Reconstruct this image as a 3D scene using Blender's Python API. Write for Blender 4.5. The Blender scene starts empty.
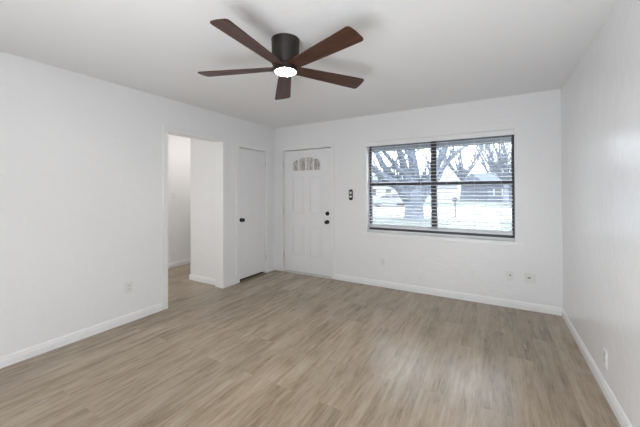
import bpy, bmesh, math, random
from mathutils import Vector, Matrix

S = bpy.context.scene
COL = S.collection
PI = math.pi
W = 3.921          # room width (left wall x=0, right wall x=W, back wall y=0)
H = 2.44
YR = -8.2          # wall behind the camera

# ------------------------------------------------------------------ camera
yaw, pitch, roll = 0.52506, 0.00754, -0.00442
f = Vector((-math.sin(yaw)*math.cos(pitch), math.cos(yaw)*math.cos(pitch), math.sin(pitch)))
r0 = Vector((math.cos(yaw), math.sin(yaw), 0)); u0 = r0.cross(f)
r = r0*math.cos(roll) + u0*math.sin(roll); u = -r0*math.sin(roll) + u0*math.cos(roll)
cam = bpy.data.cameras.new('camera'); camo = bpy.data.objects.new('camera', cam); COL.objects.link(camo)
m = Matrix((r, u, -f)).transposed().to_4x4(); m.translation = Vector((3.29357, -4.11028, 1.34357))
camo.matrix_world = m
cam.sensor_width = 36.0; cam.lens = 300.99/640*36; cam.sensor_fit = 'HORIZONTAL'
cam.shift_y = -(213.5-189.294)/640; cam.clip_start = .02; cam.clip_end = 400
S.camera = camo

# ------------------------------------------------------------------ world, lights, exposure
wd = bpy.data.worlds.new('overcast_sky'); S.world = wd; wd.use_nodes = True
nt = wd.node_tree; nt.nodes.clear()
wo = nt.nodes.new('ShaderNodeOutputWorld'); bg = nt.nodes.new('ShaderNodeBackground')
tc = nt.nodes.new('ShaderNodeTexCoord'); sp = nt.nodes.new('ShaderNodeSeparateXYZ'); cr = nt.nodes.new('ShaderNodeValToRGB')
nt.links.new(tc.outputs['Generated'], sp.inputs[0]); nt.links.new(sp.outputs['Z'], cr.inputs[0])
cr.color_ramp.elements[0].color = (.93, .96, 1, 1); cr.color_ramp.elements[1].color = (.78, .88, 1, 1)
nt.links.new(cr.outputs[0], bg.inputs[0]); bg.inputs[1].default_value = 6.0
nt.links.new(bg.outputs[0], wo.inputs[0])

def area(name, loc, direction, sx, sy, power, color=(1, 1, 1)):
    l = bpy.data.lights.new(name, 'AREA'); l.shape = 'RECTANGLE'; l.size = sx; l.size_y = sy; l.energy = power; l.color = color
    o = bpy.data.objects.new(name, l); COL.objects.link(o); o.location = loc
    o.rotation_euler = Vector(direction).to_track_quat('-Z', 'Y').to_euler(); return o
area('bounce_fill', (2.75, -5.05, .35), (1.05, .78, 1.35), 2.3, 1.6, 98, (.90, .95, 1))  # added fill behind the camera, standing in for bounced light
area('hall_fill', (-.75, -3.3, 1.3), (-.5, 1, 0), .8, 1.9, 14, (1, .985, .96))  # added fill that brightens the hall

S.view_settings.view_transform = 'Standard'; S.view_settings.look = 'None'
S.view_settings.gamma = 1; S.view_settings.use_curve_mapping = False; S.view_settings.exposure = 0.1

# ------------------------------------------------------------------ materials
def new_mat(name):
    mt = bpy.data.materials.new(name); mt.use_nodes = True
    return mt, mt.node_tree, mt.node_tree.nodes['Principled BSDF']
def ramp(nt, fac, stops):
    n = nt.nodes.new('ShaderNodeValToRGB'); e = n.color_ramp.elements
    while len(e) < len(stops): e.new(.5)
    for el, (p, c) in zip(e, stops): el.position = p; el.color = (*c, 1)
    nt.links.new(fac, n.inputs[0]); return n.outputs[0]
def noise(nt, vec, scale, detail=3, rough=.5):
    n = nt.nodes.new('ShaderNodeTexNoise'); n.inputs['Scale'].default_value = scale
    n.inputs['Detail'].default_value = detail; n.inputs['Roughness'].default_value = rough
    if vec is not None: nt.links.new(vec, n.inputs['Vector'])
    return n.outputs[0]
def objco(nt, scale=(1, 1, 1), rot=(0, 0, 0)):
    t = nt.nodes.new('ShaderNodeTexCoord'); mp = nt.nodes.new('ShaderNodeMapping')
    mp.inputs['Scale'].default_value = scale; mp.inputs['Rotation'].default_value = rot
    nt.links.new(t.outputs['Object'], mp.inputs[0]); return mp.outputs[0]
def bump(nt, bs, h, strength, dist):
    b = nt.nodes.new('ShaderNodeBump'); b.inputs['Strength'].default_value = strength; b.inputs['Distance'].default_value = dist
    nt.links.new(h, b.inputs['Height']); nt.links.new(b.outputs[0], bs.inputs['Normal'])
def plain(name, c, rough=.5, metal=0, var=.06, scale=8, spec=.5):
    mt, nt, bs = new_mat(name)
    lo = tuple(max(0, x*(1-var)) for x in c); hi = tuple(min(1, x*(1+var)) for x in c)
    nt.links.new(ramp(nt, noise(nt, objco(nt), scale), [(.3, lo), (.7, hi)]), bs.inputs['Base Color'])
    bs.inputs['Roughness'].default_value = rough; bs.inputs['Metallic'].default_value = metal
    bs.inputs['Specular IOR Level'].default_value = spec
    return mt
def paint(name, c, rough, bs_strength, scale=28, dist=.004):
    mt, nt, bs = new_mat(name); v = objco(nt)
    lo = tuple(x*.985 for x in c)
    nt.links.new(ramp(nt, noise(nt, v, 1.3, 4), [(.3, lo), (.7, c)]), bs.inputs['Base Color'])
    bs.inputs['Roughness'].default_value = rough
    n1 = noise(nt, v, scale, 5, .55); n2 = noise(nt, v, scale*.22, 3, .5)
    ad = nt.nodes.new('ShaderNodeMath'); ad.operation = 'MULTIPLY_ADD'; ad.inputs[1].default_value = 1.5
    nt.links.new(n2, ad.inputs[0]); nt.links.new(n1, ad.inputs[2])
    bump(nt, bs, ad.outputs[0], bs_strength, dist); return mt

M = {}
M['wall'] = paint('white_wall_paint', (.865, .865, .87), .31, .5, 36, .006)
M['sheenwall'] = paint('white_satin_wall_paint', (.865, .865, .87), .24, .32, 15, .006)
M['sheenwall'].node_tree.nodes['Principled BSDF'].inputs['Specular IOR Level'].default_value = .8
M['ceil'] = paint('white_ceiling_paint', (.89, .89, .895), .75, .25, 22)
M['trim'] = plain('white_gloss_trim', (.87, .87, .87), .3, var=.01)
M['door'] = plain('white_door_paint', (.85, .85, .855), .4, var=.01)
M['plate'] = plain('white_plastic', (.80, .80, .79), .3, var=.01)
M['slot'] = plain('dark_slot', (.05, .05, .05), .5)
M['jackgrey'] = plain('grey_jack', (.18, .18, .18), .35, .6)
M['black'] = plain('black_hardware', (.012, .012, .013), .35, .3)
M['blackplastic'] = plain('black_plastic', (.015, .015, .016), .4)
M['silver'] = plain('pale_face', (.75, .76, .77), .4)
M['bronze'] = plain('dark_window_frame', (.052, .054, .066), .45, .2)
M['slat'] = plain('white_blind_vinyl', (.80, .80, .83), .4, var=.01)
M['cord'] = plain('white_cord', (.7, .7, .72), .8)
M['hinge'] = plain('grey_hinge', (.55, .55, .55), .35, .5)
M['fanmetal'] = plain('dark_bronze_fan', (.035, .028, .025), .38, .5, var=.2, scale=20)
M['thresh'] = plain('pale_threshold', (.72, .70, .67), .4)
M['dark'] = plain('closet_gap_shade', (.02, .015, .013), .8)  # near-black colour for the shade in the closet door gap

def m_floor():
    mt, nt, bs = new_mat('oak_plank_laminate')
    v = objco(nt, rot=(0, 0, PI/2))
    br = nt.nodes.new('ShaderNodeTexBrick'); nt.links.new(v, br.inputs['Vector'])
    br.inputs['Scale'].default_value = 1; br.inputs['Brick Width'].default_value = 1.22; br.inputs['Row Height'].default_value = .178
    br.inputs['Mortar Size'].default_value = .0012; br.inputs['Mortar Smooth'].default_value = .3; br.inputs['Bias'].default_value = 0
    br.offset = .37; br.offset_frequency = 2
    br.inputs['Color1'].default_value = (0, 0, 0, 1); br.inputs['Color2'].default_value = (1, 1, 1, 1); br.inputs['Mortar'].default_value = (.3, .3, .3, 1)
    # offset the grain in each plank by its own random value
    ad = nt.nodes.new('ShaderNodeVectorMath'); ad.operation = 'MULTIPLY_ADD'
    nt.links.new(br.outputs['Color'], ad.inputs[0]); ad.inputs[1].default_value = (7, 13, 5)
    nt.links.new(objco(nt, (1, 1, 1)), ad.inputs[2])
    def grain(scl, ns, det, rg):
        mp = nt.nodes.new('ShaderNodeMapping'); mp.inputs['Scale'].default_value = scl; nt.links.new(ad.outputs[0], mp.inputs[0])
        return noise(nt, mp.outputs[0], ns, det, rg)
    def madd(a, k, b_):
        n = nt.nodes.new('ShaderNodeMath'); n.operation = 'MULTIPLY_ADD'; n.inputs[1].default_value = k
        nt.links.new(a, n.inputs[0]); nt.links.new(b_, n.inputs[2]); return n.outputs[0]
    g = grain((11, 1.0, 1), 2.0, 7, .68)            # broad cathedral streaks
    g2 = grain((50, 2.6, 1), 2.5, 4, .65)           # fine fibres
    g3 = grain((4, 1.5, 1), 1.8, 5, .65)           # blotches
    fac = madd(g2, .45, madd(g3, .60, g))
    mx = nt.nodes.new('ShaderNodeMath'); mx.operation = 'MULTIPLY'; mx.inputs[1].default_value = 1/2.05; nt.links.new(fac, mx.inputs[0])
    c = ramp(nt, mx.outputs[0], [(.35, (.175, .128, .084)), (.45, (.322, .250, .174)), (.54, (.415, .334, .243)), (.66, (.50, .424, .327))])
    # plank to plank tone
    t = nt.nodes.new('ShaderNodeMix'); t.data_type = 'RGBA'; t.blend_type = 'MULTIPLY'; t.inputs[0].default_value = 1
    nt.links.new(c, t.inputs[6])
    nt.links.new(ramp(nt, br.outputs['Color'], [(0, (.82, .81, .79)), (1, (1.04, 1.03, 1.02))]), t.inputs[7])
    nt.links.new(t.outputs[2], bs.inputs['Base Color'])
    nt.links.new(ramp(nt, g, [(.3, (.28,)*3), (.7, (.22,)*3)]), bs.inputs['Roughness'])
    bs.inputs['Specular IOR Level'].default_value = .62
    b = nt.nodes.new('ShaderNodeMath'); b.operation = 'SUBTRACT'; nt.links.new(mx.outputs[0], b.inputs[0]); nt.links.new(br.outputs['Fac'], b.inputs[1])
    bump(nt, bs, b.outputs[0], .08, .0015)
    return mt
M['floor'] = m_floor()

def m_walnut():
    mt, nt, bs = new_mat('walnut_blade')
    v = objco(nt, (2.2, 30, 30))
    g = noise(nt, v, 1.6, 6, .6)
    nt.links.new(ramp(nt, g, [(.3, (.026, .012, .008)), (.55, (.072, .027, .015)), (.8, (.145, .047, .021))]), bs.inputs['Base Color'])
    bs.inputs['Roughness'].default_value = .42
    bump(nt, bs, g, .06, .001); return mt
M['walnut'] = m_walnut()

def m_emit(name, c, s):
    mt, nt, bs = new_mat(name)
    bs.inputs['Base Color'].default_value = (.9, .9, .88, 1); bs.inputs['Emission Color'].default_value = (*c, 1)
    bs.inputs['Emission Strength'].default_value = s
    lo = tuple(x*.97 for x in c)
    nt.links.new(ramp(nt, noise(nt, objco(nt), 6), [(.3, lo), (.7, c)]), bs.inputs['Emission Color']); return mt
M['lens'] = m_emit('lit_fan_diffuser', (1, .95, .87), 200)
M['halllens'] = m_emit('added_hall_lamp_glow', (1, .95, .89), 21)  # glow of the unseen lamp added for the hall

def m_glass(name, tint=(.97, .985, 1), refl=.06):
    mt, nt, bs = new_mat(name); nt.nodes.remove(bs); out = nt.nodes['Material Output']
    tr = nt.nodes.new('ShaderNodeBsdfTransparent'); tr.inputs[0].default_value = (*tint, 1)
    gl = nt.nodes.new('ShaderNodeBsdfGlossy'); gl.inputs['Roughness'].default_value = .02
    fr = nt.nodes.new('ShaderNodeFresnel'); fr.inputs[0].default_value = 1.45
    mx = nt.nodes.new('ShaderNodeMixShader'); nt.links.new(fr.outputs[0], mx.inputs[0])
    nt.links.new(tr.outputs[0], mx.inputs[1]); nt.links.new(gl.outputs[0], mx.inputs[2]); nt.links.new(mx.outputs[0], out.inputs[0]); return mt
M['glass'] = m_glass('window_glass')

def m_obscure():
    mt, nt, bs = new_mat('obscure_door_glass')
    v = objco(nt, (60, 60, 14))
    g = noise(nt, v, 1.0, 3)
    nt.links.new(ramp(nt, g, [(.34, (.34, .285, .26)), (.46, (.56, .51, .48)), (.58, (.84, .83, .82))]), bs.inputs['Base Color'])
    bs.inputs['Roughness'].default_value = .12; bs.inputs['Transmission Weight'].default_value = .25
    bump(nt, bs, g, .4, .004); return mt
M['obscure'] = m_obscure()

def m_ground(name, lo, hi, scale, rough=.9):
    mt, nt, bs = new_mat(name); v = objco(nt)
    nt.links.new(ramp(nt, noise(nt, v, scale, 6, .6), [(.3, lo), (.7, hi)]), bs.inputs['Base Color'])
    bs.inputs['Roughness'].default_value = rough; bump(nt, bs, noise(nt, v, scale*6, 3), .5, .03); return mt
M['lawn'] = m_ground('pale_winter_lawn', (.100, .118, .098), (.150, .162, .142), 1.2)
M['concrete'] = m_ground('pale_concrete', (.26, .26, .26), (.32, .32, .32), .8)
M['bark'] = m_ground('grey_bark', (.085, .100, .130), (.165, .185, .225), 3)
M['twig'] = plain('grey_twig', (.17, .19, .225), .9)
M['leaf'] = plain('dull_green_leaf', (.10, .13, .085), .8)
M['hedgeleaf'] = plain('grey_green_foliage', (.13, .16, .17), .85, var=.3)
M['housewhite'] = plain('white_siding', (.40, .41, .43), .7)
M['housegrey'] = plain('blue_grey_siding', (.085, .102, .140), .7)
M['roof'] = plain('pale_grey_shingle', (.19, .205, .23), .9, var=.15)
M['soffit'] = plain('grey_soffit', (.20, .20, .23), .7)
M['extglass'] = plain('dark_house_glass', (.06, .07, .08), .2)
M['carpaint'] = plain('silver_car_paint', (.26, .27, .29), .3, .3)
M['tyre'] = plain('black_tyre', (.02, .02, .02), .8)
M['wood'] = plain('weathered_wood', (.10, .095, .09), .9)
M['brick'] = plain('tan_brick', (.30, .21, .17), .9, var=.2, scale=14)

# ------------------------------------------------------------------ mesh helpers
class MB:
    def __init__(s): s.bm = bmesh.new()
    def box(s, a, b, bev=0):
        lo = [min(a[i], b[i]) for i in range(3)]; hi = [max(a[i], b[i]) for i in range(3)]
        vs = [s.bm.verts.new((x, y, z)) for x in (lo[0], hi[0]) for y in (lo[1], hi[1]) for z in (lo[2], hi[2])]
        fs = [s.bm.faces.new([vs[i] for i in q]) for q in ((0,1,3,2),(4,6,7,5),(0,4,5,1),(2,3,7,6),(0,2,6,4),(1,5,7,3))]
        if bev:
            es = list({e for fc in fs for e in fc.edges})
            bmesh.ops.bevel(s.bm, geom=es, offset=bev, segments=2, profile=.6, affect='EDGES')
        return s
    def prism(s, pts, d):      # closed polygon extruded along vector d
        d = Vector(d); a = [s.bm.verts.new(p) for p in pts]; b = [s.bm.verts.new(Vector(p)+d) for p in pts]
        n = len(pts); s.bm.faces.new(a); s.bm.faces.new(b[::-1])
        for i in range(n): s.bm.faces.new((a[i], b[i], b[(i+1) % n], a[(i+1) % n]))
        return s
    def lathe(s, prof, o=(0, 0, 0), axis='Z', n=32):   # profile of (radius, height)
        rings = []
        for rr, h in prof:
            if rr < 1e-6: rings.append([s.bm.verts.new(s._ax(0, 0, h, o, axis))]); continue
            rings.append([s.bm.verts.new(s._ax(rr*math.cos(2*PI*k/n), rr*math.sin(2*PI*k/n), h, o, axis)) for k in range(n)])
        for p, q in zip(rings, rings[1:]):
            for k in range(n):
                k2 = (k+1) % n
                if len(p) == 1 and len(q) == 1: break
                if len(p) == 1: s.bm.faces.new((p[0], q[k], q[k2]))
                elif len(q) == 1: s.bm.faces.new((p[k], p[k2], q[0]))
                else: s.bm.faces.new((p[k], p[k2], q[k2], q[k]))
        return s
    @staticmethod
    def _ax(x, y, h, o, axis):
        v = {'Z': (x, y, h), 'Y': (x, h, y), 'X': (h, x, y)}[axis]
        return (v[0]+o[0], v[1]+o[1], v[2]+o[2])
    def tube(s, pts, rad, n=8):
        pts = [Vector(p) for p in pts]; rad = rad if isinstance(rad, (list, tuple)) else [rad]*len(pts)
        prev = None; t0 = (pts[1]-pts[0]).normalized()
        nx = t0.orthogonal().normalized()
        for i, p in enumerate(pts):
            t = ((pts[min(i+1, len(pts)-1)]-pts[max(i-1, 0)])).normalized()
            nx = (nx - t*nx.dot(t)).normalized(); ny = t.cross(nx)
            ring = [s.bm.verts.new(p+(nx*math.cos(2*PI*k/n)+ny*math.sin(2*PI*k/n))*rad[i]) for k in range(n)]
            if prev:
                for k in range(n): s.bm.faces.new((prev[k], prev[(k+1) % n], ring[(k+1) % n], ring[k]))
            else: s.bm.faces.new(ring[::-1])
            prev = ring
        s.bm.faces.new(prev); return s
    def build(s, name, mat, parent=None, smooth=False, loc=None):
        bmesh.ops.recalc_face_normals(s.bm, faces=s.bm.faces)
        me = bpy.data.meshes.new(name); s.bm.to_mesh(me); s.bm.free()
        if smooth:
            for p in me.polygons: p.use_smooth = True
            me.set_sharp_from_angle(angle=math.radians(38))
        me.materials.append(M[mat] if isinstance(mat, str) else mat)
        o = bpy.data.objects.new(name, me); COL.objects.link(o)
        if parent: o.parent = parent
        if loc: o.location = loc
        return o
def struct(o, label=None, cat=None):
    o['kind'] = 'structure'
    if label: o['label'] = label
    if cat: o['category'] = cat
    return o
def tag(o, label, cat, group=None, kind=None):
    o['label'] = label; o['category'] = cat
    if group: o['group'] = group
    if kind: o['kind'] = kind
    return o
def thing(name, label, cat, loc=(0, 0, 0), group=None):
    o = bpy.data.objects.new(name, None); COL.objects.link(o); o.location = loc; o.empty_display_size = .1
    return tag(o, label, cat, group)
def part(name, label_mb, mat, parent, smooth=False): return label_mb.build(name, mat, parent, smooth)

# ------------------------------------------------------------------ room shell
OPY0, OPY1, OPZ = -1.973, -1.155, 2.05          # clear opening to the hall
CLY0, CLY1, CLZ = -.841, -.230, 2.012           # closet door opening
FDX0, FDX1, FDZ = .200, 1.112, 2.035            # front door opening
WX0, WX1, WZ0, WZ1 = 1.690, 3.502, .757, 2.055  # window opening
HX = -1.72                                      # hall wall
TW = .14; TB = .25

struct(MB().box((HX-.2, YR-.2, -.2), (W+.2, TB, 0)).build('floor', 'floor'), 'grey-beige oak plank laminate floor', 'floor')
struct(MB().box((HX-.2, YR-.2, H), (W+.2, TB, H+.15)).build('ceiling', 'ceil'), 'plain white textured ceiling', 'ceiling')
J = .03   # jamb lining thickness
w = MB()
w.box((-TW, YR, 0), (0, OPY0-J, H)); w.box((-TW, OPY0-J, OPZ+J), (0, OPY1+J, H))
w.box((-TW, OPY1+J, 0), (0, CLY0-J, H)); w.box((-TW, CLY0-J, CLZ+J), (0, CLY1+J, H)); w.box((-TW, CLY1+J, 0), (0, 0, H))
struct(w.build('wall_left', 'wall'), 'white wall with the hall opening and closet door', 'wall')
w = MB()
w.box((HX-.2, 0, 0), (FDX0-J, TB, H)); w.box((FDX0-J, 0, FDZ+J), (FDX1+J, TB, H)); w.box((FDX1+J, 0, 0), (WX0, TB, H))
w.box((WX0, 0, 0), (WX1, TB, WZ0-.052)); w.box((WX0, 0, WZ1), (WX1, TB, H)); w.box((WX1, 0, 0), (W+.2, TB, H))
w.box((WX0, .12, WZ0-.052), (WX1, TB, WZ0))
struct(w.build('wall_back', 'wall'), 'white wall with the front door and the window', 'wall')
PY0, PY1, PZ = -7.9, -6.95, 2.1  # unseen opening added to let daylight in
w = MB()
w.box((W, YR, 0), (W+.2, PY0, H)); w.box((W, PY0, PZ), (W+.2, PY1, H)); w.box((W, PY1, 0), (W+.2, 0, H))
struct(w.build('wall_right', 'sheenwall'), 'bare white wall on the right', 'wall')
w = MB(); w.box((-TW, YR-.2, 0), (W+.2, YR, H))
struct(w.build('wall_front', 'wall'), 'white wall behind the viewer', 'wall')
# hall and closet
struct(MB().box((HX-.15, -4.4, 0), (HX, 0, H)).build('wall_hall', 'wall'), 'white hall wall seen through the opening', 'wall')
struct(MB().box((HX-.15, -4.5, 0), (-TW, -4.4, H)).build('wall_hall_end', 'wall'), 'white end wall of the hall', 'wall')
struct(MB().box((-.762, -1.095, 0), (-TW, -.995, H)).build('wall_closet_side', 'wall'), 'bright white closet side wall inside the hall', 'wall')
struct(MB().box((-.762, -.995, 0), (-.68, 0, H)).build('wall_closet_back', 'wall'), 'white closet back wall facing the hall', 'wall')

# baseboards: profile (distance from wall, height), run along a line
PROF = [(0, 0), (.014, 0), (.014, .052), (.011, .058), (.011, .070), (.006, .080), (.004, .085), (0, .085)]
def baseboard(name, runs, label):
    b = MB()
    for (x0, y0), (x1, y1), (nx, ny) in runs:
        b.prism([(x0+nx*d, y0+ny*d, z) for d, z in PROF], (x1-x0, y1-y0, 0))
    struct(b.build(name, 'trim'), label, 'baseboard')
CW = .062
baseboard('baseboard_left', [((0, YR), (0, OPY0-CW), (1, 0)), ((0, OPY1+CW-.012), (0, CLY0-CW-.008), (1, 0)), ((0, CLY1+CW+.008), (0, 0), (1, 0))], 'white baseboard along the left wall')
baseboard('baseboard_back', [((0, 0), (FDX0-CW, 0), (0, -1)), ((FDX1+CW, 0), (W, 0), (0, -1))], 'white baseboard under the window')
baseboard('baseboard_right', [((W, PY1), (W, 0), (-1, 0)), ((W, YR), (W, PY0), (-1, 0))], 'white baseboard along the right wall')
baseboard('baseboard_hall', [((HX, -4.4), (HX, 0), (1, 0)), ((-.762, -1.095), (-TW, -1.095), (0, -1)), ((-.762, -1.109), (-.762, 0), (-1, 0))], 'white baseboard in the hall')

# casings and jambs
def casing_left(name, y0, y1, z, cw, label, jamb=True):
    b = MB()
    t = .020
    b.box((0, y0-cw, 0), (t, y0, z+cw), .005); b.box((0, y1, 0), (t, y1+cw, z+cw), .005); b.box((0, y0, z), (t, y1, z+cw), .005)
    b.box((-TW, y0-J, 0), (.004, y0, z)); b.box((-TW, y1, 0), (.004, y1+J, z)); b.box((-TW, y0-J, z), (.004, y1+J, z+J))
    struct(b.build(name, 'trim'), label, 'trim')
casing_left('trim_1', OPY0, OPY1, OPZ, .055, 'white casing around the hall opening')
casing_left('trim_2', CLY0, CLY1, CLZ, .066, 'white casing around the closet door')
b = MB()
b.box((FDX0-.055, -.012, 0), (FDX0, 0, FDZ+.055), .003); b.box((FDX1, -.012, 0), (FDX1+.055, 0, FDZ+.055), .003); b.box((FDX0, -.012, FDZ), (FDX1, 0, FDZ+.055), .003)
b.box((FDX0-J, -.004, 0), (FDX0, TB, FDZ)); b.box((FDX1, -.004, 0), (FDX1+J, TB, FDZ)); b.box((FDX0-J, -.004, FDZ), (FDX1+J, TB, FDZ+J))
struct(b.build('trim_3', 'trim'), 'white casing around the front door', 'trim')
struct(MB().box((FDX0-.055, -.022, 0), (FDX1+.055, .20, .014), .003).build('trim_4', 'thresh'), 'pale threshold strip under the front door', 'threshold')

# ------------------------------------------------------------------ front door (door_1)
def ring_panel(b, x0, x1, z0, z1, y, wdt=.018, h=.009):
    """raised moulding frame with a fielded panel, on the face y (towards -y)"""
    for (a0, a1, c0, c1) in ((x0, x1, z0, z0+wdt), (x0, x1, z1-wdt, z1), (x0, x0+wdt, z0+wdt, z1-wdt), (x1-wdt, x1, z0+wdt, z1-wdt)):
        b.box((a0, y-h, c0), (a1, y+.002, c1), .004)
    g = .03
    b.box((x0+g, y-.008, z0+g), (x1-g, y+.002, z1-g), .0065)
DY = .010
d = MB(); d.box((FDX0+.006, DY, .024), (FDX1-.009, DY+.044, FDZ-.010), .002)
door1 = d.build('door_1', 'door'); struct(door1, 'white front door with four small arched lites and black knob', 'door')
for (x0, x1) in ((.375, .605), (.715, .945)):
    for (z0, z1) in ((.285, .795), (.985, 1.60)):
        q = MB(); ring_panel(q, x0, x1, z0, z1, DY); q.build('raised_panel', 'door', door1)
q = MB(); q.box((FDX0, DY+.046, .0145), (FDX0+.018, DY+.060, FDZ)); q.box((FDX1-.018, DY+.046, .0145), (FDX1, DY+.060, FDZ)); q.box((FDX0+.018, DY+.046, FDZ-.018), (FDX1-.018, DY+.060, FDZ)); q.box((FDX0+.018, DY+.046, .0145), (FDX1-.018, DY+.060, .034))
struct(q.build('trim_7', 'slot'), 'dark backing strip giving the front door gap its shade', 'trim')  # dark strip backs the door gap, its shade put into the colour
# arched lites : top follows one arch
def arch(x): return 1.905 - 1.05*(x-.655)**2
lx = [(.395, .500), (.527, .640), (.667, .780), (.807, .915)]
LB = 1.690
fr = MB()
for (x0, x1) in lx:
    n = 8; fw = .011
    top = [(x0+(x1-x0)*k/n, arch(x0+(x1-x0)*k/n) - .02*(2*k/n-1)**2) for k in range(n+1)]
    outer = [(x0-fw, LB-fw)] + [(x0-fw, top[0][1]+fw*.6)] + [(x, z+fw) for x, z in top] + [(x1+fw, top[-1][1]+fw*.6), (x1+fw, LB-fw)]
    inner = [(x0, LB)] + [(x0, top[0][1]-.0005)] + [(x, z) for x, z in top] + [(x1, top[-1][1]-.0005), (x1, LB)]
    nn = len(outer)
    vo = [[fr.bm.verts.new((x, yy, z)) for x, z in L] for L, yy in ((outer, DY+.001), (outer, DY-.010), (inner, DY-.012), (inner, DY+.001))]
    for i in range(nn):
        j = (i+1) % nn
        for a_, b_ in ((0, 1), (1, 2), (2, 3)): fr.bm.faces.new((vo[a_][i], vo[a_][j], vo[b_][j], vo[b_][i]))
    g = MB(); g.prism([(x, DY-.002, z) for x, z in inner], (0, .003, 0)); g.build('glass_lite', 'obscure', door1)
fr.build('lite_frame', 'trim', door1)
k = MB(); k.lathe([(0, -.020), (.026, -.020), (.031, -.014), (.033, 0), (0, 0)], (1.040, DY, 1.000), 'Y', 28)
k.box((1.034, DY-.036, .986), (1.046, DY-.018, 1.014), .003)
k.build('deadbolt', 'black', door1, True)['label'] = 'black round deadbolt turn'
k = MB(); k.lathe([(0, -.066), (.018, -.065), (.027, -.056), (.029, -.044), (.024, -.034), (.012, -.026), (.011, -.012), (.030, -.009), (.033, 0), (0, 0)], (1.040, DY, .868), 'Y', 28)
k.build('door_knob', 'black', door1, True)['label'] = 'black door knob'
for z in (.28, 1.03, 1.80):
    h = MB(); h.tube([(FDX0+.002, -.006, z-.05), (FDX0+.002, -.006, z+.05)], .006); h.build('hinge', 'hinge', door1, True)

# ------------------------------------------------------------------ closet door (door_2)
d = MB(); d.box((-.044, CLY0+.005, .036), (-.008, CLY1-.005, CLZ-.006), .002)
door2 = d.build('door_2', 'door'); struct(door2, 'flat white closet door with black knob', 'door')
k = MB(); k.lathe([(0, .056), (.016, .0555), (.026, .047), (.028, .036), (.023, .026), (.011, .019), (.010, .004), (.029, .002), (.032, -.008), (0, -.008)], (0, -.784, .921), 'X', 28)
k.build('door_knob', 'black', door2, True)['label'] = 'black door knob'
for z in (.25, 1.80):
    h = MB(); h.tube([(.004, CLY1-.001, z-.04), (.004, CLY1-.001, z+.04)], .0055); h.build('hinge', 'hinge', door2, True)
struct(MB().box((-.679, -.99, 0.0005), (-.05, -.005, .003)).build('trim_5', 'dark'), 'dark sheet standing in for the shade under the closet door', 'floor')  # dark sheet laid down so the gap under the door reads as shade

# ------------------------------------------------------------------ window_1 with frame, sashes, panes
FY0, FY1 = .120, .175
f1 = MB(); tf = .030
f1.box((WX0, FY0, WZ0), (WX0+tf, FY1, WZ1)); f1.box((WX1-tf, FY0, WZ0), (WX1, FY1, WZ1))
f1.box((WX0+tf, FY0, WZ1-.03), (WX1-tf, FY1, WZ1)); f1.box((WX0+tf, FY0, WZ0), (WX1-tf, FY1, WZ0+.068))
win = f1.build('window_1', 'bronze'); struct(win, 'wide dark-framed window of four panes behind white blinds', 'window')
mx0, mx1 = 2.562, 2.632
q = MB(); q.box((mx0, FY0-.004, WZ0+.068), (mx1, FY1, WZ1-.03)); q.build('mullion', 'bronze', win)
q = MB(); q.box((WX0+tf, FY0+.002, 1.424), (mx0, FY1-.005, 1.466)); q.build('meeting_rail', 'bronze', win)
q = MB(); q.box((mx1, FY0+.002, 1.424), (WX1-tf, FY1-.005, 1.466)); q.build('meeting_rail', 'bronze', win)
for (a, b_) in ((WX0+tf, mx0), (mx1, WX1-tf)):
    for (c, d_) in ((WZ0+.068, 1.424), (1.466, WZ1-.03)):
        MB().box((a, .146, c), (b_, .150, d_)).build('glass_pane', 'glass', win)
q = MB(); q.box((WX0, .0005, WZ0), (WX0+.004, FY0, WZ1)); q.box((WX1-.004, .0005, WZ0), (WX1, FY0, WZ1))
struct(q.build('trim_8', 'trim'), 'white linings added to brighten the sides of the window recess', 'trim')  # linings added for the bright lit strips beside the blind
struct(MB().box((WX0+.004, .100, WZ0), (WX1-.004, FY0-.0045, WZ0+.026), .002).build('trim_9', 'trim'), 'white ledge under the window frame', 'trim')
struct(MB().box((1.617, -.018, WZ0-.052), (3.575, .12, WZ0), .003).build('trim_6', 'trim'), 'white window sill board', 'sill')
# unseen patio door, added behind the viewer to let daylight in
f1 = MB()
f1.box((W+.06, PY0, 0), (W+.12, PY0+.06, PZ)); f1.box((W+.06, PY1-.06, 0), (W+.12, PY1, PZ)); f1.box((W+.06, PY0+.06, PZ-.06), (W+.12, PY1-.06, PZ))
f1.box((W+.06, PY0+.06, 0), (W+.12, PY1-.06, .06)); f1.box((W+.06, PY0+.06, .9), (W+.12, PY1-.06, 1.0))
o = struct(f1.build('window_2', 'trim'), 'unseen white framed patio door added behind the viewer to let light in', 'window')

# ------------------------------------------------------------------ window blind
bl = thing('window_blind', 'white horizontal slat blind hanging in the wide window', 'blind', (2.596, .055, WZ1))
def bp(mb, name, mat, smooth=False):
    o = mb.build(name, mat, bl, smooth); o.data.transform(Matrix.Translation((-2.596, -.055, -WZ1))); return o
BX0, BX1, BY = 1.716, 3.476, .055
bp(MB().box((BX0-.022, .003, 1.990), (BX1+.022, .016, 2.053), .004), 'valance', 'trim')
bp(MB().box((BX0, .030, 2.008), (BX1, .082, 2.052), .003), 'headrail', 'slat')
TH = math.radians(10); ZT, PITCH = 1.9696, .0458
def slat_mb(z, th):
    b = MB(); n = 6; hw = .025; pts = []
    for k in range(n+1):
        s_ = -hw + 2*hw*k/n; crown = .0022*(1-(s_/hw)**2)
        pts.append((s_, crown))
    poly = [(s_, c+.0013) for s_, c in pts] + [(s_, c-.0013) for s_, c in pts[::-1]]
    ct, st = math.cos(th), math.sin(th)
    b.prism([(BX0, BY+s_*ct-c*st, z+s_*st+c*ct) for s_, c in poly], (BX1-BX0, 0, 0)); return b
zs = []
z = ZT
while z > .894: zs.append((z, TH)); z -= PITCH
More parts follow.
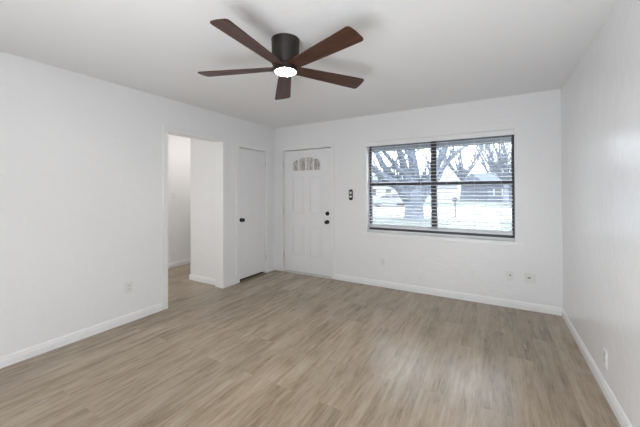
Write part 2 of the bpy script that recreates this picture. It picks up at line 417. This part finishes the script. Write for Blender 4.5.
for z, th in zs + [(.874, .02), (.863, .01), (.853, 0)]: bp(slat_mb(z, th), 'slat', 'slat', True)
bp(MB().box((BX0, BY-.025, .824), (BX1, BY+.025, .844), .005), 'bottom_rail', 'slat')
for x in (1.81, 2.12, 2.44, 2.765, 3.08, 3.365):
    c = MB()
    for yy in (BY-.0265, BY+.0265): c.tube([(x, yy, .836), (x, yy, 2.01)], .0011, 5)
    bp(c, 'ladder_cord', 'cord')

# ------------------------------------------------------------------ ceiling fan
FX, FYc, FZ = 1.9928, -2.3544, 2.2358
fan = thing('ceiling_fan', 'dark walnut five-blade ceiling fan with a lit disc lamp', 'ceiling fan', (FX, FYc, H))
q = MB(); q.lathe([(0, 0), (.102, 0), (.102, -.006), (.0995, -.010), (.0995, -.172), (.095, -.180), (.060, -.182), (0, -.182)], n=48); q.build('motor_housing', 'fanmetal', fan, True)
gx, gy = .013, -.0301
nrm = Vector((-gx, -gy, 1)).normalized(); tq = Vector((0, 0, 1)).rotation_difference(nrm).to_matrix().to_4x4()
hub = MB(); hub.lathe([(0, .046), (.070, .046), (.088, .038), (.092, .010), (.092, -.012), (.088, -.016), (0, -.016)], n=48)
ho = hub.build('rotor_hub', 'fanmetal', fan, True); ho.matrix_local = Matrix.Translation((0, 0, FZ-H)) @ tq
lm = MB(); lm.lathe([(.088, -.012), (.090, -.024), (.086, -.030), (.077, -.030), (.075, -.026), (.075, -.012), (.088, -.012)], n=48)
lo = lm.build('light_ring', 'fanmetal', fan, True); lo.matrix_local = Matrix.Translation((0, 0, FZ-H)) @ tq
ls = MB(); ls.lathe([(.0745, -.014), (.0745, -.027), (.066, -.029), (.040, -.031), (0, -.032)], n=48)
lso = ls.build('lamp_lens', 'lens', fan, True); lso.matrix_local = Matrix.Translation((0, 0, FZ-H)) @ tq; lso['label'] = 'glowing white lamp disc'
def blade_mesh():
    b = MB(); RI, RO = .075, .656
    wi, wo = .045, .0730
    out = []
    out.append((RI, -wi)); out.append((RI+.10, -.052)); out.append((.40, -.063))
    # tip: leading corner gently rounded, trailing corner broadly rounded
    c1 = .026
    for t in range(7):
        a = -PI/2 + (PI/2)*t/6; out.append((RO-.006-c1+c1*math.cos(a), -wo+c1+c1*math.sin(a)))
    out.append((RO-.001, -.01)); 
    c2 = .022
    for t in range(7):
        a = (PI/2)*t/6; out.append((RO-.002-c2+c2*math.cos(a), wo-c2+c2*math.sin(a)))
    out.append((.40, .063)); out.append((RI+.10, .052)); out.append((RI, wi))
    b.prism([(x, y, -.004) for x, y in out], (0, 0, .008))
    return b
bm0 = blade_mesh(); blade0 = bm0.build('blade', 'walnut', fan)
bv = blade0.modifiers.new('bevel', 'BEVEL'); bv.width = .002; bv.segments = 2; bv.limit_method = 'ANGLE'
blades = [blade0] + [blade0.copy() for _ in range(4)]
for k, bo in enumerate(blades):
    if k: COL.objects.link(bo); bo.parent = fan
    bo.matrix_local = Matrix.Translation((0, 0, FZ-H)) @ tq @ Matrix.Rotation(-.2608+k*2*PI/5, 4, 'Z') @ Matrix.Rotation(math.radians(-10.9), 4, 'X')

# ------------------------------------------------------------------ outlets, switch, remote
def place(o, loc, normal):          # local -y faces the room
    o.location = loc; o.rotation_euler = (0, 0, math.atan2(normal[1], normal[0]) + PI/2)
def outlet(label, loc, normal, group):
    t = thing('wall_outlet', label, 'outlet', loc, group)
    MB().box((-.035, -.006, -.0575), (.035, 0, .0575), .0025).build('cover_plate', 'plate', t)
    for z in (-.0195, .0195):
        s_ = MB().box((-.0165, -.0085, z-.014), (.0165, -.005, z+.014), .002).build('socket', 'plate', t)
        q = MB(); q.box((-.0085, -.0092, z-.003), (-.006, -.008, z+.007)); q.box((.006, -.0092, z-.003), (.0085, -.008, z+.007)); q.lathe([(0, -.0092), (.0025, -.0092), (.0025, -.008), (0, -.008)], (0, 0, z-.009), 'Y', 10)
        q.build('socket_slots', 'slot', s_)
    place(t, loc, normal)
outlet('white duplex outlet on the left wall near the hall opening', (0, -2.394, .36), (1, 0), None)
outlet('white duplex outlet under the left end of the window', (1.931, 0, .352), (0, -1), None)
outlet('white duplex outlet low on the bare right wall', (W, -1.447, .235), (-1, 0), None)
t = thing('coaxial_plate', 'narrow white wall plate with one central coaxial jack', 'wall plate')
MB().box((-.035, -.006, -.0575), (.035, 0, .0575), .0025).build('cover_plate', 'plate', t)
q = MB(); q.lathe([(0, -.018), (.0055, -.018), (.0055, -.009), (.009, -.009), (.009, -.004), (0, -.004)], (0, 0, .006), 'Y', 14); q.build('coaxial_jack', 'jackgrey', t, True)
place(t, (3.444, 0, .365), (0, -1))
t = thing('data_plate', 'wider white wall plate with a dark slot jack nearest the corner', 'wall plate')
MB().box((-.057, -.006, -.0575), (.057, 0, .0575), .0025).build('cover_plate', 'plate', t)
MB().box((-.022, -.009, -.007), (.006, -.004, .007), .002).build('data_jack', 'jackgrey', t)
place(t, (3.632, 0, .365), (0, -1))
t = thing('light_switch', 'white toggle light switch on the hall wall', 'light switch')
MB().box((-.035, -.006, -.0575), (.035, 0, .0575), .0025).build('cover_plate', 'plate', t)
MB().box((-.005, -.016, -.004), (.005, -.005, .012), .002).build('toggle', 'plate', t)
place(t, (HX, -.737, 1.275), (1, 0))
t = thing('remote_cradle', 'black oblong wall-mounted fan control with two pale panels beside front door', 'fan control')
q = MB(); pts = []
for (cx_, cz_, a0) in ((.003, .054, 0), (-.003, .054, 90), (-.003, -.054, 180), (.003, -.054, 270)):
    for i in range(7):
        a = math.radians(a0+15*i); pts.append((cx_+.026*math.cos(a), 0, cz_+.026*math.sin(a)))
q.prism(pts, (0, -.020, 0)); o = q.build('control_body', 'blackplastic', t)
bv = o.modifiers.new('bevel', 'BEVEL'); bv.width = .003; bv.segments = 2; bv.limit_method = 'ANGLE'
MB().box((-.017, -.0225, .012), (.017, -.019, .048), .002).build('upper_panel', 'silver', t)
MB().box((-.017, -.0225, -.040), (.017, -.019, -.012), .002).build('lower_panel', 'silver', t)
place(t, (1.447, 0, 1.293), (0, -1))

# unseen lamp added to light the hall, above the opening's view
t = thing('added_hall_lamp', 'unseen round white lamp added on the hall ceiling to light the hall', 'added lamp', (-1.0, -.55, H))
q = MB(); q.lathe([(0, 0), (.15, 0), (.15, -.02), (.145, -.025), (0, -.025)], n=40); q.build('lamp_base', 'trim', t, True)
q = MB(); q.lathe([(.135, -.024), (.13, -.05), (.09, -.075), (0, -.085)], n=40); q.build('lamp_shade', 'halllens', t, True)

# ------------------------------------------------------------------ outside
GZ = -.30
struct(MB().box((-60, TB, GZ-.3), (60, 15.2, GZ)).build('front_lawn', 'lawn'), 'pale winter lawn in front of the window', 'lawn')
struct(MB().box((-60, 15.2, GZ-.3), (60, 30.5, GZ-.01)).build('street', 'concrete'), 'bright concrete street beyond the lawn', 'street')
struct(MB().box((-90, 30.5, GZ-.3), (90, 120, GZ)).build('far_lawn', 'lawn'), 'pale lawn across the street', 'lawn')
b = MB(); b.box((-2.2, TB, 2.005), (W+1, .78, 2.03)); b.box((-2.2, .75, 2.005), (W+1, .78, 2.17))
struct(b.build('eave_soffit', 'soffit'), 'grey roof eave outside above the window', 'eave')

FW = Vector((-math.sin(yaw), math.cos(yaw), 0)); RT = Vector((math.cos(yaw), math.sin(yaw), 0)); C0 = Vector((3.29357, -4.11028, 0))
def at(px, depth, z=GZ): v = C0 + FW*depth + RT*((px-320)/301*depth); return Vector((v.x, v.y, z))
random.seed(5)
def limb(b, tw, pts, rads, rng, twigs=4):
    b.tube(pts, rads, 9)
    for i in range(1, len(pts)):
        for _ in range(twigs):
            t_ = rng.random(); p = Vector(pts[i-1]).lerp(Vector(pts[i]), t_); rr = rads[i-1]+(rads[i]-rads[i-1])*t_
            d_ = (Vector(pts[i])-Vector(pts[i-1])).normalized()
            d_ = (d_*.7 + Vector((rng.uniform(-1, 1), rng.uniform(-1, 1), rng.uniform(-.1, .9)))).normalized()
            L = rng.uniform(1.0, 2.2); q_ = [p]; rs = [max(.03, rr*.4)]
            for s_ in range(3):
                d_ = (d_+Vector((rng.uniform(-.4, .4), rng.uniform(-.4, .4), rng.uniform(-.1, .35)))).normalized()
                q_.append(q_[-1]+d_*L/3); rs.append(rs[-1]*.6)
                for _k in range(3):
                    e = (d_+Vector((rng.uniform(-1, 1), rng.uniform(-1, 1), rng.uniform(-.6, .9)))).normalized(); l2 = rng.uniform(.3, .9)
                    m_ = q_[-1]+e*l2*.5; e2 = (e+Vector((rng.uniform(-.5, .5), rng.uniform(-.5, .5), rng.uniform(-.5, .4)))).normalized()
                    tw.tube([q_[-1], m_, m_+e2*l2*.6], [.018, .012, .006], 4)
            b.tube(q_, rs, 6)
# big oak in front of the window
rng = random.Random(3)
tree = thing('oak_tree', 'big spreading grey-barked tree outside behind the left panes', 'tree', at(414, 17.6))
K = 1/17.1
def tp(px, py, dy): return RT*((px-414)*K) + Vector((0, 0, (217-py)*K)) + FW*dy
tb, tw = MB(), MB()
tb.tube([tp(414, 219, 0), tp(414, 215, 0), tp(414, 207, 0), tp(414, 199, 0), tp(414, 192, 0), tp(414, 186, 0)], [.70, .57, .53, .52, .60, .50], 16)
for pts, dys, rr in (
    ([(410, 196), (396, 183), (374, 170), (348, 157)], (0, -.3, -.9, -1.6), (.46, .34, .24, .12)),
    ([(410, 194), (397, 178), (386, 160), (377, 138), (370, 112)], (0, .4, 1, 1.6, 2), (.42, .30, .22, .15, .08)),
    ([(412, 192), (404, 172), (395, 152), (386, 128), (384, 104)], (0, -.5, -1.1, -1.8, -2.2), (.44, .30, .23, .15, .08)),
    ([(414, 192), (415, 165), (413, 140), (417, 112), (411, 80)], (0, .2, .5, .9, 1.2), (.48, .36, .29, .19, .10)),
    ([(417, 192), (427, 177), (434, 158), (441, 135), (450, 106)], (0, -.4, -1, -1.5, -2), (.44, .30, .24, .16, .09)),
    ([(418, 195), (438, 180), (454, 159), (469, 147), (494, 132)], (0, .5, 1.1, 1.6, 2.2), (.44, .27, .20, .16, .09)),
    ([(396, 183), (384, 180), (366, 178), (345, 172)], (-.3, 0, .6, 1.1), (.24, .17, .12, .07)),
    ([(404, 172), (394, 168), (378, 150), (362, 140)], (-.5, -.9, -1.3, -1.9), (.20, .16, .12, .07))):
    limb(tb, tw, [tp(x, y, dd) for (x, y), dd in zip(pts, dys)], [rr[0]] + [q_*.74 for q_ in rr[1:]], rng, 3)
tb.build('trunk', 'bark', tree, True); tw.build('twigs', 'twig', tree)['kind'] = 'stuff'
lv = MB()
for _ in range(900):
    c = tp(rng.uniform(425, 470), rng.uniform(105, 152), rng.uniform(-2, 2)); a = Vector((rng.uniform(-1, 1), rng.uniform(-1, 1), rng.uniform(-1, 1))).normalized(); b2 = a.orthogonal().normalized()
    s_ = .06; vs = [lv.bm.verts.new(c+a*s_), lv.bm.verts.new(c+b2*s_*.5), lv.bm.verts.new(c-a*s_), lv.bm.verts.new(c-b2*s_*.5)]; lv.bm.faces.new(vs)
lv.build('leaves', 'leaf', tree)['kind'] = 'stuff'
def small_tree(name, label, loc, h, spread, seed, nl=6):
    t = thing(name, label, 'tree', loc, 'bare trees across the street'); rg = random.Random(seed); a, c = MB(), MB()
    a.tube([(0, 0, -.05), (0, 0, h*.15), (.05, 0, h*.3)], [h*.035, h*.028, h*.024], 8)
    for k in range(nl):
        an = 2*PI*k/nl+rg.uniform(-.3, .3); p = Vector((0, 0, h*.28)); pts = [p]; d_ = Vector((math.cos(an)*.55, math.sin(an)*.55, .8))
        for s_ in range(4):
            pts.append(pts[-1]+d_*h*.19*spread); d_ = (d_+Vector((rg.uniform(-.3, .3), rg.uniform(-.3, .3), .15))).normalized()
        limb(a, c, pts, [h*.018, h*.014, h*.010, h*.006, h*.003], rg, 7)
    a.build('trunk', 'twig', t, True); c.build('twigs', 'twig', t)['kind'] = 'stuff'
small_tree('bare_tree', 'nearest bare tree across the street, its crown at the right edge of the window', at(506, 34), 9.0, 1, 11, 10)
small_tree('bare_tree', 'bare tree rising behind the mailbox between the two houses', at(462, 57), 12.0, 1, 12, 11)
small_tree('bare_tree', 'tall bare tree behind the roof of the blue-grey house', at(494, 86), 17.0, 1, 13, 12)
small_tree('bare_tree', 'bare tree behind the right end of the white house', at(436, 108), 19.0, 1, 14, 9)
# mailbox on a post
mb = thing('mailbox', 'dark mailbox on a thin post beside the street outside', 'mailbox', at(455, 18.6))
MB().box((-.05, -.05, -.05), (.05, .05, 1.0), .005).build('post', 'wood', mb)
q = MB(); pr = [(-.13, 0), (-.13, .13)] + [(-.13*math.cos(PI*i/8), .13+.12*math.sin(PI*i/8)) for i in range(1, 8)] + [(.13, .13), (.13, 0)]
q.prism([(x, -.25, 1.0+z) for x, z in pr], (0, .5, 0)); bx_ = q.build('box', 'wood', mb)
MB().box((-.145, -.05, 1.1), (-.13, -.02, 1.3)).build('flag', 'wood', bx_)

# houses across the street
def house(label, loc, w_, d_, h_, rh, wall, roof, wins, door):
    hs = thing('house', label, 'house', loc, None)
    ang = yaw
    hs.rotation_euler = (0, 0, ang)
    MB().box((-w_/2, 0, -.05), (w_/2, d_, h_)).build('walls', wall, hs)
    q = MB(); q.prism([(-w_/2-.4, -.5, h_-.02), (-w_/2-.4, d_/2, h_+rh), (-w_/2-.4, d_+.5, h_-.02)], (w_+.8, 0, 0)); q.build('roof', roof, hs)
    for (x, z, ww, hh) in wins:
        fr_ = MB(); fr_.box((x-ww/2-.08, -.06, z-.08), (x+ww/2+.08, .01, z+hh+.08)); fo = fr_.build('window_frame', 'trim', hs)
        MB().box((x-ww/2, -.075, z), (x+ww/2, -.055, z+hh)).build('window_glass', 'extglass', fo)
    MB().box((door-.45, -.06, 0), (door+.45, .01, 2.05)).build('house_door', 'housegrey', hs)
house('long white single-storey house across the street behind the big tree', at(409, 44), 14.4, 8, 2.7, 1.6, 'housewhite', 'roof', [(-5.2, .9, .9, 1.0), (-3.0, .9, .9, 1.0), (3.2, .9, .5, 1.0)], 1.9)
house('blue-grey house across the street at the right of the window view', at(515, 46), 8.6, 8, 2.8, 1.8, 'housegrey', 'housegrey', [(-2.6, .9, 1.2, 1.1), (2.0, .9, 1.6, 1.1)], -.4)
# parked car
car = thing('car', 'small silver car parked across the street left of the tree trunk', 'car', at(389, 33)); car.rotation_euler = (0, 0, yaw)
q = MB(); side = [(-2.1, .3), (-2.15, .62), (-2.0, .85), (-1.35, .92), (-.75, 1.38), (.75, 1.42), (1.35, .98), (2.0, .86), (2.15, .6), (2.1, .3)]
q.prism([(x, -.85, z) for x, z in side], (0, 1.7, 0)); co = q.build('car_body', 'carpaint', car); bv = co.modifiers.new('bevel', 'BEVEL'); bv.width = .06; bv.segments = 3; bv.limit_method = 'ANGLE'
MB().prism([(x, -.86, z) for x, z in ((-1.15, .95), (-.68, 1.30), (-.05, 1.33), (-.05, .95))], (0, 1.72, 0)).build('side_window', 'extglass', car)
MB().prism([(x, -.86, z) for x, z in ((.05, .95), (.05, 1.33), (.70, 1.34), (1.1, 1.0))], (0, 1.72, 0)).build('side_window', 'extglass', car)
for x in (-1.3, 1.3):
    for y in (-.80, .60):
        q = MB(); q.lathe([(0, 0), (.30, 0), (.31, .02), (.31, .18), (.30, .2), (0, .2)], (x, y, .31), 'Y', 20); q.build('wheel', 'tyre', car, True)
